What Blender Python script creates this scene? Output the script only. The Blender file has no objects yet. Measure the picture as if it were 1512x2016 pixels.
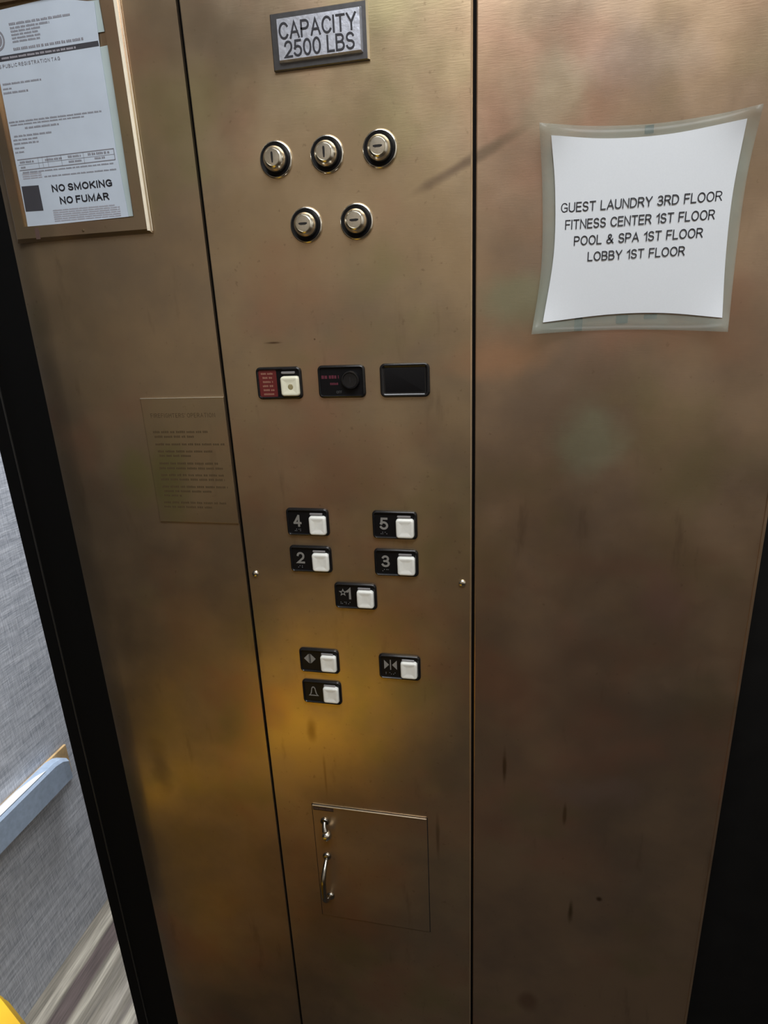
import bpy, bmesh, math, random
from mathutils import Vector, Matrix

# ------------------------------------------------------------------ camera, world, lights, exposure
C = bpy.context.scene.collection
EYE = 1.38          # eye height above the floor
DIST = 0.62         # distance of the camera from the bronze wall
sc = bpy.context.scene
sc.view_settings.view_transform = 'Standard'
sc.view_settings.look = 'None'
sc.view_settings.gamma = 1.0
sc.view_settings.use_curve_mapping = False
sc.view_settings.exposure = 0.0

cam_data = bpy.data.cameras.new('camera')
cam = bpy.data.objects.new('camera', cam_data)
C.objects.link(cam)
sc.camera = cam
R = Matrix(((0.97875375, -0.02251638, 0.20379921),
            (-0.04220257, 0.95054737, 0.30769895),
            (-0.20064907, -0.30976235, 0.92940155)))
M = Matrix(((1, 0, 0), (0, 0, -1), (0, 1, 0)))
cam.matrix_world = Matrix.Translation((0, -DIST, EYE)) @ (M @ R).to_4x4()
cam_data.sensor_fit = 'VERTICAL'
cam_data.sensor_height = 36
cam_data.sensor_width = 27
cam_data.lens = 1194.36 / 2016 * 36
cam_data.clip_start = 0.01

w = bpy.data.worlds.new('world')
sc.world = w
w.use_nodes = True
w.node_tree.nodes['Background'].inputs[0].default_value = (0.8, 0.85, 1.0, 1)
w.node_tree.nodes['Background'].inputs[1].default_value = 0.02


def area(name, loc, rot, sx, sy, power, col):
    l = bpy.data.lights.new(name, 'AREA')
    l.shape = 'RECTANGLE'
    l.size = sx
    l.size_y = sy
    l.energy = power
    l.color = col
    o = bpy.data.objects.new(name, l)
    o.location = loc
    o.rotation_euler = rot
    C.objects.link(o)
    return o


CEIL = 2.35
area('cab_lamp', (0.12, -0.72, CEIL - 0.035), (0, 0, 0), 1.00, 0.60, 21.5, (0.95, 0.97, 1.0))
area('hall_lamp', (-0.72, 0.55, CEIL - 0.035), (0, 0, 0), 0.25, 0.7, 44.0, (0.92, 0.95, 1.0))


# ------------------------------------------------------------------ helpers
def W(x, z, h=0.0):
    """metres on the bronze wall as seen from the eye -> true point standing h proud of the wall"""
    k = 1 - h / DIST
    return Vector((x * k, -h, EYE + z * k))


def mesh_obj(name, bm, mat, parent=None, smooth=False):
    bmesh.ops.recalc_face_normals(bm, faces=bm.faces)
    me = bpy.data.meshes.new(name)
    bm.to_mesh(me)
    bm.free()
    if mat:
        me.materials.append(mat)
    if smooth:
        for p in me.polygons:
            p.use_smooth = True
    o = bpy.data.objects.new(name, me)
    C.objects.link(o)
    if parent:
        o.parent = parent
    return o


def thing(name, label, cat, loc=(0, 0, 0), group=None):
    o = bpy.data.objects.new(name, None)
    o.empty_display_size = 0.05
    C.objects.link(o)
    o.location = loc
    tag(o, label, cat, group)
    return o


def tag(o, label, cat, group=None):
    o['label'] = label
    o['category'] = cat
    if group:
        o['group'] = group
    return o


def struct(name, bm, mat, parent=None):
    o = mesh_obj(name, bm, mat, parent)
    if parent is None:
        o['kind'] = 'structure'
    return o


def add_box(bm, a, b, bevel=0.0):
    r = bmesh.ops.create_cube(bm, size=1)
    c = [(a[i] + b[i]) / 2 for i in range(3)]
    s = [abs(b[i] - a[i]) for i in range(3)]
    for v in r['verts']:
        v.co = Vector((c[0] + v.co.x * s[0], c[1] + v.co.y * s[1], c[2] + v.co.z * s[2]))
    if bevel:
        es = list({e for v in r['verts'] for e in v.link_edges})
        bmesh.ops.bevel(bm, geom=es, offset=bevel, segments=2, affect='EDGES', profile=0.5)
    return bm


def box(a, b, bevel=0.0):
    return add_box(bmesh.new(), a, b, bevel)


def rr(wd, ht, r, n=5):
    pts = []
    r = max(min(r, wd / 2 - 1e-5, ht / 2 - 1e-5), 1e-5)
    for cx, cy, a0 in ((wd/2-r, ht/2-r, 0), (-wd/2+r, ht/2-r, 90), (-wd/2+r, -ht/2+r, 180), (wd/2-r, -ht/2+r, 270)):
        for i in range(n + 1):
            a = math.radians(a0 + 90 * i / n)
            pts.append((cx + r * math.cos(a), cy + r * math.sin(a)))
    return pts


def loft(bm, loops, cap=True, cap_first=False):
    """loops: lists of 3D points with equal count"""
    rings = [[bm.verts.new(p) for p in L] for L in loops]
    n = len(rings[0])
    for A, B in zip(rings, rings[1:]):
        for i in range(n):
            bm.faces.new((A[i], A[(i+1) % n], B[(i+1) % n], B[i]))
    if cap:
        bm.faces.new(rings[-1])
    if cap_first:
        bm.faces.new(list(reversed(rings[0])))
    return bm


def plate(bm, c, wd, ht, r, prof, n=5, cap=True):
    """rounded-rectangle plate on the wall; prof = [(inset, height)], centre c=(x,z) in world"""
    loops = []
    for ins, h in prof:
        loops.append([(c[0] + p[0], -h, c[1] + p[1]) for p in rr(wd - 2*ins, ht - 2*ins, r - ins, n)])
    return loft(bm, loops, cap)


def lathe(bm, c, prof, n=40, cap=True):
    loops = []
    for rad, h in prof:
        loops.append([(c[0] + rad*math.cos(2*math.pi*i/n), -h, c[1] + rad*math.sin(2*math.pi*i/n)) for i in range(n)])
    return loft(bm, loops, cap)


def tube(bm, pts, rad, n=10):
    pts = [Vector(p) for p in pts]
    rads = rad if isinstance(rad, (list, tuple)) else [rad] * len(pts)
    loops = []
    up = None
    for i, p in enumerate(pts):
        d = (pts[min(i+1, len(pts)-1)] - pts[max(i-1, 0)]).normalized()
        if up is None:
            up = d.orthogonal().normalized()
        up = (up - d * up.dot(d)).normalized()
        s = d.cross(up)
        loops.append([p + (up*math.cos(2*math.pi*k/n) + s*math.sin(2*math.pi*k/n))*rads[i] for k in range(n)])
    return loft(bm, loops, True, True)


def poly(bm, pts, y, t=0.0002):
    """flat polygon (x,z) with a little thickness, front at y-t"""
    return loft(bm, [[(p[0], y, p[1]) for p in pts], [(p[0], y - t, p[1]) for p in pts]], True)


def arc(cx, cy, rx, ry, a0, a1, n=14):
    return [(cx + rx*math.cos(math.radians(a0+(a1-a0)*i/n)), cy + ry*math.sin(math.radians(a0+(a1-a0)*i/n))) for i in range(n+1)]


def _s_curve(w):
    return arc(w/2, 0.74, w*0.46, 0.26, 25, 180, 12) + arc(w/2, 0.74, w*0.46, 0.235, 180, 250, 6) + arc(w/2, 0.26, w*0.5, 0.245, 70, 0, 6) + arc(w/2, 0.26, w*0.5, 0.26, 0, -160, 14)


# plain grotesque capitals as pen strokes: character -> (width, [strokes])
GL = {
    'A': (.70, [[(0, 0), (.35, 1), (.70, 0)], [(.12, .34), (.58, .34)]]),
    'B': (.60, [[(0, 0), (0, 1)], [(.03, 1)] + arc(.30, .765, .25, .235, 90, -90) + [(.05, .53)], [(.05, .53)] + arc(.32, .265, .28, .265, 90, -90) + [(.03, 0)]]),
    'C': (.66, [arc(.36, .5, .36, .5, 38, 322, 26)]),
    'D': (.66, [[(.26, 0), (0, 0), (0, 1), (.26, 1)] + arc(.26, .5, .40, .5, 90, -90, 20)]),
    'E': (.54, [[(.54, 0), (0, 0), (0, 1), (.53, 1)], [(0, .53), (.49, .53)]]),
    'F': (.52, [[(0, 0), (0, 1), (.52, 1)], [(0, .51), (.46, .51)]]),
    'G': (.70, [arc(.36, .5, .36, .5, 42, 300, 26) + [(.68, .10), (.70, .46), (.40, .46)]]),
    'H': (.64, [[(0, 0), (0, 1)], [(.64, 0), (.64, 1)], [(0, .52), (.64, .52)]]),
    'I': (.02, [[(.01, 0), (.01, 1)]]),
    'K': (.62, [[(0, 0), (0, 1)], [(.60, 1), (0, .38)], [(.20, .58), (.62, 0)]]),
    'L': (.50, [[(0, 1), (0, 0), (.50, 0)]]),
    'M': (.78, [[(0, 0), (0, 1), (.39, .06), (.78, 1), (.78, 0)]]),
    'N': (.64, [[(0, 0), (0, 1), (.64, 0), (.64, 1)]]),
    'O': (.74, [arc(.37, .5, .37, .5, 90, 450, 34)]),
    'P': (.58, [[(0, 0), (0, 1), (.30, 1)] + arc(.30, .735, .28, .265, 90, -90) + [(0, .47)]]),
    'R': (.62, [[(0, 0), (0, 1), (.32, 1)] + arc(.32, .745, .27, .255, 90, -90) + [(0, .49)], [(.34, .49), (.62, 0)]]),
    'S': (.58, [_s_curve(.58)]),
    'T': (.62, [[(0, 1), (.62, 1)], [(.31, 1), (.31, 0)]]),
    'U': (.64, [[(0, 1)] + arc(.32, .30, .32, .30, 180, 360, 18) + [(.64, 1)]]),
    'Y': (.66, [[(0, 1), (.33, .45), (.66, 1)], [(.33, .45), (.33, 0)]]),
    '&': (.74, [[(.74, 0), (.16, .72)] + arc(.34, .80, .18, .20, 200, 10, 12) + [(.46, .66), (.14, .42)] + arc(.26, .22, .26, .22, 140, 290, 12) + [(.52, .14), (.68, .46)]]),
    "'": (.02, [[(.01, 1), (.01, .76)]]),
    '0': (.56, [arc(.28, .5, .28, .5, 90, 450, 30)]),
    '1': (.26, [[(0, .76), (.12, .84), (.26, 1), (.26, 0)]]),
    '2': (.56, [arc(.28, .72, .27, .28, 170, 0, 14) + arc(.20, .66, .35, .34, -10, -50, 5) + [(0, 0), (.56, 0)]]),
    '3': (.56, [arc(.27, .76, .24, .24, 152, -90, 16) + [(.17, .52)], [(.20, .52)] + arc(.27, .26, .29, .26, 90, -155, 18)]),
    '4': (.60, [[(.44, 0), (.44, 1)], [(.42, .98), (.02, .31)], [(0, .28), (.60, .28)]]),
    '5': (.56, [[(.52, 1), (.10, 1), (.05, .50)], arc(.26, .32, .30, .31, 140, -150, 20)]),
}


def ribbon(bm, pts, t, y0, y1):
    """constant-width stroke along a polyline in the x-z plane, mitred, between y0 (back) and y1 (front)"""
    P = [Vector(p) for p in pts]
    P = [p for i, p in enumerate(P) if i == 0 or (p - P[i-1]).length > t*0.02]
    closed = (P[0] - P[-1]).length < t*0.05
    if closed:
        P = P[:-1]
    n = len(P)
    if not closed:   # square ends reach half a stroke past the point only on straight corners
        pass
    Ls, Rs = [], []
    for i in range(n):
        a = P[i-1] if (i or closed) else P[0] - (P[1]-P[0])
        c = P[(i+1) % n] if (i < n-1 or closed) else P[-1] + (P[-1]-P[-2])
        d0, d1 = (P[i]-a).normalized(), (c-P[i]).normalized()
        n0, n1 = Vector((-d0.y, d0.x)), Vector((-d1.y, d1.x))
        m = n0 + n1
        if m.length < 1e-4:
            m = n0
        m = m.normalized()
        k = 1/max(0.42, m.dot(n0))
        e = Vector((0, 0))
        if not closed and i == 0:
            e = -d1*t/2
        if not closed and i == n-1:
            e = d0*t/2
        Ls.append(P[i] + m*(t/2*k) + e)
        Rs.append(P[i] - m*(t/2*k) + e)
    v = [[bm.verts.new((p.x, y, p.y)) for p in L] for L, y in ((Ls, y1), (Rs, y1), (Ls, y0), (Rs, y0))]
    rng = range(n if closed else n-1)
    for i in rng:
        j = (i+1) % n
        bm.faces.new((v[0][i], v[0][j], v[1][j], v[1][i]))
        bm.faces.new((v[0][i], v[2][i], v[2][j], v[0][j]))
        bm.faces.new((v[1][i], v[1][j], v[3][j], v[3][i]))
    if not closed:
        for i in (0, n-1):
            bm.faces.new((v[0][i], v[1][i], v[3][i], v[2][i]))


def text_obj(name, body, x0, x1, z0, z1, y, mat, parent, bold=0.11, thick=0.00015, gap=0.26, space=0.42):
    """lettering drawn with pen strokes, fitted to a box on a plane of constant y, facing the room"""
    H = z1 - z0
    t = H * bold
    g = gap + bold
    U, pos = 0.0, []
    for i, ch in enumerate(body):
        if ch == ' ':
            U += space
            continue
        if i and body[i-1] != ' ':
            U += g
        elif i:
            U += g*0.6
        pos.append((ch, U))
        U += GL[ch][0]
    k = (x1 - x0 - t) / max(U, 0.05)
    bm = bmesh.new()
    for ch, u in pos:
        for i, st in enumerate(GL[ch][1]):
            ribbon(bm, [(x0 + t/2 + k*(u+px), z0 + t/2 + (H-t)*pz) for px, pz in st], t, y, y-thick-i*0.00002)
    return mesh_obj(name, bm, mat, parent)


def wedge(xa, xb, yf, yb, z0, z1):
    """bevelled strip whose slanted face looks right and towards the room"""
    P = [(xa, yf), (xa + 0.0003, yf - 0.0001), (xb, yb), (xb, yb + 0.0008), (xa, yb + 0.0008)]
    return loft(bmesh.new(), [[(x, y, z0) for x, y in P], [(x, y, z1) for x, y in P]], True, True)


# ------------------------------------------------------------------ materials
def newmat(name):
    m = bpy.data.materials.new(name)
    m.use_nodes = True
    nt = m.node_tree
    return m, nt, nt.nodes['Principled BSDF']


def N(nt, kind, **kw):
    n = nt.nodes.new(kind)
    for k, v in kw.items():
        setattr(n, k, v)
    return n


def simple(name, col, rough=0.5, metal=0.0, var=0.06, scale=60, bump=0.0, spec=0.5):
    m, nt, b = newmat(name)
    b.inputs['Roughness'].default_value = rough
    b.inputs['Metallic'].default_value = metal
    b.inputs['Specular IOR Level'].default_value = spec
    tc = N(nt, 'ShaderNodeTexCoord')
    no = N(nt, 'ShaderNodeTexNoise')
    no.inputs['Scale'].default_value = scale
    no.inputs['Detail'].default_value = 4
    nt.links.new(tc.outputs['Object'], no.inputs['Vector'])
    rp = N(nt, 'ShaderNodeValToRGB')
    rp.color_ramp.elements[0].position = 0.3
    rp.color_ramp.elements[1].position = 0.7
    rp.color_ramp.elements[0].color = tuple(c*(1-var) for c in col) + (1,)
    rp.color_ramp.elements[1].color = tuple(min(1, c*(1+var)) for c in col) + (1,)
    nt.links.new(no.outputs['Fac'], rp.inputs['Fac'])
    nt.links.new(rp.outputs['Color'], b.inputs['Base Color'])
    if bump:
        bp = N(nt, 'ShaderNodeBump')
        bp.inputs['Strength'].default_value = bump
        bp.inputs['Distance'].default_value = 0.001
        nt.links.new(no.outputs['Fac'], bp.inputs['Height'])
        nt.links.new(bp.outputs['Normal'], b.inputs['Normal'])
    return m


def bronze(name, base, stains=()):
    """brushed, tarnished bronze: mottled hue, fingerprints, fine horizontal grain"""
    m, nt, b = newmat(name)
    L = nt.links.new
    b.inputs['Metallic'].default_value = 0.88
    tc = N(nt, 'ShaderNodeTexCoord')
    P = tc.outputs['Object']

    def noise(scale, detail, rough=0.55, vec=None, dist=0.0):
        n = N(nt, 'ShaderNodeTexNoise')
        n.inputs['Scale'].default_value = scale
        n.inputs['Detail'].default_value = detail
        n.inputs['Roughness'].default_value = rough
        n.inputs['Distortion'].default_value = dist
        L(vec or P, n.inputs['Vector'])
        return n.outputs['Fac']

    def ramp(v, lo, hi, a=0.0, c=1.0):
        r = N(nt, 'ShaderNodeMapRange')
        r.interpolation_type = 'SMOOTHSTEP'
        r.inputs['From Min'].default_value = lo
        r.inputs['From Max'].default_value = hi
        r.inputs['To Min'].default_value = a
        r.inputs['To Max'].default_value = c
        L(v, r.inputs['Value'])
        return r.outputs['Result']

    def mix(c1, c2, f, mode='MIX'):
        x = N(nt, 'ShaderNodeMix')
        x.data_type = 'RGBA'
        x.blend_type = mode
        L(f, x.inputs['Factor']) if not isinstance(f, float) else setattr(x.inputs['Factor'], 'default_value', f)
        for s, c in ((x.inputs['A'], c1), (x.inputs['B'], c2)):
            if isinstance(c, tuple):
                s.default_value = c + (1,)
            else:
                L(c, s)
        return x.outputs['Result']

    def off(o):
        a = N(nt, 'ShaderNodeVectorMath')
        a.inputs[1].default_value = o
        L(P, a.inputs[0])
        return a.outputs[0]
    r0, g0, b0 = base
    col = mix((r0*0.84, g0*0.86, b0*0.90), (r0*1.14, g0*1.12, b0*1.06), ramp(noise(5, 5), 0.36, 0.62))
    col = mix(col, (r0*1.10, g0*0.86, b0*0.84), ramp(noise(6.5, 3, vec=off((3, 1, 2))), 0.50, 0.74, 0, 0.75))
    col = mix(col, (r0*0.86, g0*0.98, b0*0.78), ramp(noise(7.5, 3, vec=off((7, 5, 1))), 0.52, 0.74, 0, 0.7))
    # small pits and darker drips
    mp = N(nt, 'ShaderNodeMapping')
    mp.inputs['Scale'].default_value = (1, 1, 0.22)
    L(P, mp.inputs['Vector'])
    drip = ramp(noise(34, 4, 0.6, vec=mp.outputs['Vector']), 0.60, 0.76, 0, 0.38)
    col = mix(col, (r0*0.45, g0*0.42, b0*0.40), drip)
    speck = ramp(noise(170, 4), 0.64, 0.76, 0, 0.40)
    col = mix(col, (r0*0.5, g0*0.45, b0*0.4), speck)
    for (sx, sz, rx, rz, ang, c, amt) in stains:
        mm = N(nt, 'ShaderNodeMapping')
        mm.vector_type = 'TEXTURE'
        mm.inputs['Location'].default_value = (sx, 0, EYE + sz)
        mm.inputs['Rotation'].default_value = (0, math.radians(-ang), 0)
        mm.inputs['Scale'].default_value = (rx, 1, rz)
        L(P, mm.inputs['Vector'])
        nz = N(nt, 'ShaderNodeTexNoise')
        nz.inputs['Scale'].default_value = 22
        nz.inputs['Detail'].default_value = 3
        L(P, nz.inputs['Vector'])
        ln = N(nt, 'ShaderNodeVectorMath', operation='LENGTH')
        L(mm.outputs[0], ln.inputs[0])
        ad = N(nt, 'ShaderNodeMath', operation='MULTIPLY_ADD')
        L(nz.outputs['Fac'], ad.inputs[0])
        ad.inputs[1].default_value = 1.2
        L(ln.outputs['Value'], ad.inputs[2])
        f = ramp(ad.outputs[0], 0.75, 1.6, amt, 0.0)
        col = mix(col, tuple(c), f)
    L(col, b.inputs['Base Color'])
    ro = ramp(noise(12, 4, vec=off((1, 9, 4))), 0.35, 0.7, 0.29, 0.40)
    L(ro, b.inputs['Roughness'])
    mg = N(nt, 'ShaderNodeMapping')
    mg.inputs['Scale'].default_value = (0.12, 1, 1)
    L(P, mg.inputs['Vector'])
    gr = N(nt, 'ShaderNodeTexNoise')
    gr.inputs['Scale'].default_value = 900
    gr.inputs['Detail'].default_value = 2
    L(mg.outputs[0], gr.inputs['Vector'])
    bp = N(nt, 'ShaderNodeBump')
    bp.inputs['Strength'].default_value = 0.10
    bp.inputs['Distance'].default_value = 0.0004
    L(gr.outputs['Fac'], bp.inputs['Height'])
    L(bp.outputs['Normal'], b.inputs['Normal'])
    return m


BZ = (0.465, 0.355, 0.235)
STAINS = [(-0.015, -0.045, 0.075, 0.028, 6, (0.60, 0.36, 0.22), 0.8),
          (0.003, 0.01, 0.055, 0.035, 0, (0.36, 0.36, 0.24), 0.8),
          (0.075, -0.125, 0.045, 0.055, 0, (0.42, 0.42, 0.30), 0.8),
          (-0.045, 0.128, 0.07, 0.007, 24, (0.26, 0.19, 0.13), 1.0),
          (0.10, -0.26, 0.10, 0.02, 0, (0.42, 0.27, 0.19), 0.6),
          (0.05, -0.40, 0.06, 0.10, 0, (0.40, 0.27, 0.19), 0.5),
          (0.158, -0.30, 0.035, 0.05, 0, (0.42, 0.26, 0.22), 0.55),
          (0.110, -0.550, 0.075, 0.030, 8, (0.47, 0.34, 0.28), 0.6),
          (0.212, -0.420, 0.045, 0.05, 0, (0.30, 0.25, 0.15), 0.5),
          (0.000, -0.529, 0.0035, 0.036, 0, (0.20, 0.12, 0.06), 0.9),
          (0.0735, -0.590, 0.0030, 0.022, 0, (0.20, 0.12, 0.06), 0.8),
          (0.088, -0.742, 0.0045, 0.026, 0, (0.15, 0.10, 0.05), 0.9),
          (0.1215, -0.7176, 0.0050, 0.005, 0, (0.13, 0.08, 0.05), 1.0),
          (0.040, -0.925, 0.020, 0.025, 0, (0.24, 0.14, 0.09), 0.7),
          (0.092, 0.190, 0.07, 0.035, 0, (0.40, 0.31, 0.25), 0.6),
          (0.032, 0.167, 0.045, 0.05, 0, (0.42, 0.38, 0.26), 0.5)]
M_panel_r = bronze('bronze_right', (0.425, 0.310, 0.215), STAINS)
M_panel_c = bronze('bronze_centre', BZ, [(-0.0829, -0.650, 0.0035, 0.045, 0, (0.24, 0.16, 0.09), 0.7),
                                         (-0.243, -0.500, 0.010, 0.022, 0, (0.26, 0.17, 0.08), 0.75),
                                         (-0.230, -0.575, 0.0030, 0.040, 0, (0.26, 0.17, 0.08), 0.6),
                                         (-0.045, 0.128, 0.07, 0.007, 24, (0.26, 0.19, 0.13), 1.0),
                                         (-0.015, -0.045, 0.07, 0.028, 6, (0.60, 0.36, 0.22), 0.6),
                                         (-0.245, -0.022, 0.012, 0.0016, 0, (0.16, 0.10, 0.06), 1.0),
                                         (-0.20, -0.02, 0.0012, 0.0012, 0, (0.16, 0.10, 0.06), 1.0)])
M_panel_l = bronze('bronze_left', (BZ[0]*0.93, BZ[1]*0.93, BZ[2]*0.95),
                   [(-0.43, -0.17, 0.035, 0.06, 0, (0.36, 0.33, 0.15), 0.8),
                    (-0.475, -0.59, 0.022, 0.07, 0, (0.24, 0.18, 0.13), 0.7),
                    (-0.40, -0.35, 0.05, 0.07, 0, (0.46, 0.30, 0.19), 0.5)])
M_inst = bronze('bronze_engraved_plate', (0.40, 0.31, 0.20), [(-0.39, -0.17, 0.04, 0.07, 0, (0.30, 0.28, 0.12), 0.8)])
M_edge = simple('pale_glint_edge', (0.95, 0.88, 0.74), 0.30, 0.9)  # glint on lit edges, put into a pale metal colour
M_edge2 = simple('bronze_glint_edge', (0.80, 0.64, 0.44), 0.34, 0.9)  # lighter bronze carries the glint of the seam edge
M_chrome = simple('chrome', (0.80, 0.78, 0.72), 0.17, 1.0, 0.02)
M_nickel = simple('worn_nickel', (0.78, 0.75, 0.66), 0.24, 1.0, 0.08, 400)
M_black = simple('black_gloss_plastic', (0.008, 0.008, 0.009), 0.20, 0.0, 0.1, spec=0.5)
M_steel = simple('dull_dark_steel', (0.36, 0.34, 0.30), 0.24, 1.0, 0.06, 200)
M_blackm = simple('black_matt_face', (0.005, 0.005, 0.006), 0.40, spec=0.2)
M_slot = simple('dark_slot', (0.006, 0.004, 0.003), 0.8)
M_white = simple('white_button_plastic', (0.84, 0.85, 0.80), 0.35, 0, 0.03, 300)
M_ivory = simple('aged_ivory_plastic', (0.80, 0.79, 0.62), 0.35, 0, 0.04, 200)
M_grime = simple('grime', (0.30, 0.26, 0.13), 0.7, 0, 0.3, 900)
M_grey = simple('grey_lettering', (0.23, 0.225, 0.21), 0.5)
M_dimgrey = simple('dim_grey_lettering', (0.09, 0.09, 0.09), 0.5)
M_lens = simple('indicator_lens', (0.22, 0.21, 0.21), 0.25)
M_red = simple('red_label', (0.12, 0.014, 0.014), 0.4)
M_redtxt = simple('faded_label_print', (0.28, 0.13, 0.09), 0.5)
M_redtxt2 = simple('dark_red_lettering', (0.10, 0.015, 0.03), 0.5)
M_alu = simple('brushed_aluminium', (0.58, 0.61, 0.69), 0.34, 0.80, 0.14, 250, 0.2)
M_alud = simple('dark_steel_frame', (0.12, 0.12, 0.125), 0.32, 0.85, 0.10, 200)
M_ink = simple('black_ink', (0.010, 0.010, 0.016), 0.6)
M_ink2 = simple('grey_ink', (0.22, 0.22, 0.25), 0.7)
M_ink3 = simple('pale_ink', (0.34, 0.33, 0.37), 0.7)
M_band = simple('dark_header_ink', (0.045, 0.045, 0.055), 0.6)
M_engr = simple('engraved_fill', (0.10, 0.065, 0.03), 0.6, 0.3, 0.2, 500)
M_paper = simple('white_paper', (0.63, 0.66, 0.69), 0.55, 0, 0.015, 900)
M_cert = simple('certificate_paper', (0.50, 0.57, 0.66), 0.40, 0, 0.05, 25)
M_cert2 = simple('backing_paper', (0.42, 0.50, 0.50), 0.45, 0, 0.05, 25)
M_dark = simple('black_laminate', (0.0055, 0.0055, 0.0055), 0.55, 0, 0.2, 30, spec=0.25)
M_rubber = simple('black_rubber', (0.0035, 0.0035, 0.0035), 0.7, spec=0.15)
M_bead = simple('dull_trim_bead', (0.05, 0.048, 0.045), 0.35, 0.6)
M_ceil = simple('ceiling_white', (0.60, 0.58, 0.54), 0.8)
M_back = simple('cab_back_laminate', (0.32, 0.27, 0.21), 0.5, 0, 0.1, 6)
M_floor = simple('cab_floor_tile', (0.034, 0.025, 0.017), 0.7, 0, 0.3, 12)
M_yellow = simple('yellow_plastic', (0.95, 0.56, 0.006), 0.42, 0, 0.03, 8)
M_yellowd = simple('yellow_rim_plastic', (0.80, 0.47, 0.01), 0.42, 0, 0.03, 8)
M_rail = simple('blue_grey_vinyl', (0.33, 0.41, 0.52), 0.45, 0, 0.10, 90, 0.2)
M_wood = simple('raw_wood', (0.50, 0.33, 0.15), 0.7, 0, 0.2, 60)
M_tape = simple('dark_tape', (0.012, 0.018, 0.018), 0.7)
M_lamp, nt, b = newmat('lamp_diffuser')
b.inputs['Emission Color'].default_value = (1, 0.96, 0.9, 1)
b.inputs['Emission Strength'].default_value = 2.0

# clear laminating film
M_film, nt, b = newmat('laminating_film')
b.inputs['Base Color'].default_value = (0.42, 0.48, 0.42, 1)
b.inputs['Roughness'].default_value = 0.22
nz = N(nt, 'ShaderNodeTexNoise')
nz.inputs['Scale'].default_value = 40
rp = N(nt, 'ShaderNodeMapRange')
rp.inputs['To Min'].default_value = 0.12
rp.inputs['To Max'].default_value = 0.36
nt.links.new(N(nt, 'ShaderNodeTexCoord').outputs['Object'], nz.inputs['Vector'])
nt.links.new(nz.outputs['Fac'], rp.inputs['Value'])
nt.links.new(rp.outputs['Result'], b.inputs['Alpha'])


def weave_mat():
    """grey linen-look vinyl: crossed irregular threads on the y-z wall"""
    m, nt, b = newmat('grey_linen_wallcovering')
    L = nt.links.new
    b.inputs['Roughness'].default_value = 0.7
    tc = N(nt, 'ShaderNodeTexCoord')
    outs = []
    for sc3, s in (((1, 9, 130), 3.2), ((1, 130, 9), 3.2), ((1, 2.0, 30), 4.0)):
        mp = N(nt, 'ShaderNodeMapping')
        mp.inputs['Scale'].default_value = sc3
        n = N(nt, 'ShaderNodeTexNoise')
        n.inputs['Scale'].default_value = s
        n.inputs['Detail'].default_value = 3
        L(tc.outputs['Object'], mp.inputs['Vector'])
        L(mp.outputs[0], n.inputs['Vector'])
        outs.append(n.outputs['Fac'])
    a = N(nt, 'ShaderNodeMath', operation='ADD')
    L(outs[0], a.inputs[0])
    L(outs[1], a.inputs[1])
    a2 = N(nt, 'ShaderNodeMath', operation='ADD')
    L(a.outputs[0], a2.inputs[0])
    L(outs[2], a2.inputs[1])
    r = N(nt, 'ShaderNodeMapRange')
    r.inputs['From Min'].default_value = 1.15
    r.inputs['From Max'].default_value = 1.85
    L(a2.outputs[0], r.inputs['Value'])
    cr = N(nt, 'ShaderNodeValToRGB')
    cr.color_ramp.elements[0].color = (0.30, 0.32, 0.36, 1)
    cr.color_ramp.elements[1].color = (0.66, 0.68, 0.72, 1)
    L(r.outputs[0], cr.inputs['Fac'])
    L(cr.outputs['Color'], b.inputs['Base Color'])
    bp = N(nt, 'ShaderNodeBump')
    bp.inputs['Strength'].default_value = 0.25
    bp.inputs['Distance'].default_value = 0.001
    L(a2.outputs[0], bp.inputs['Height'])
    L(bp.outputs['Normal'], b.inputs['Normal'])
    return m


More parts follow.
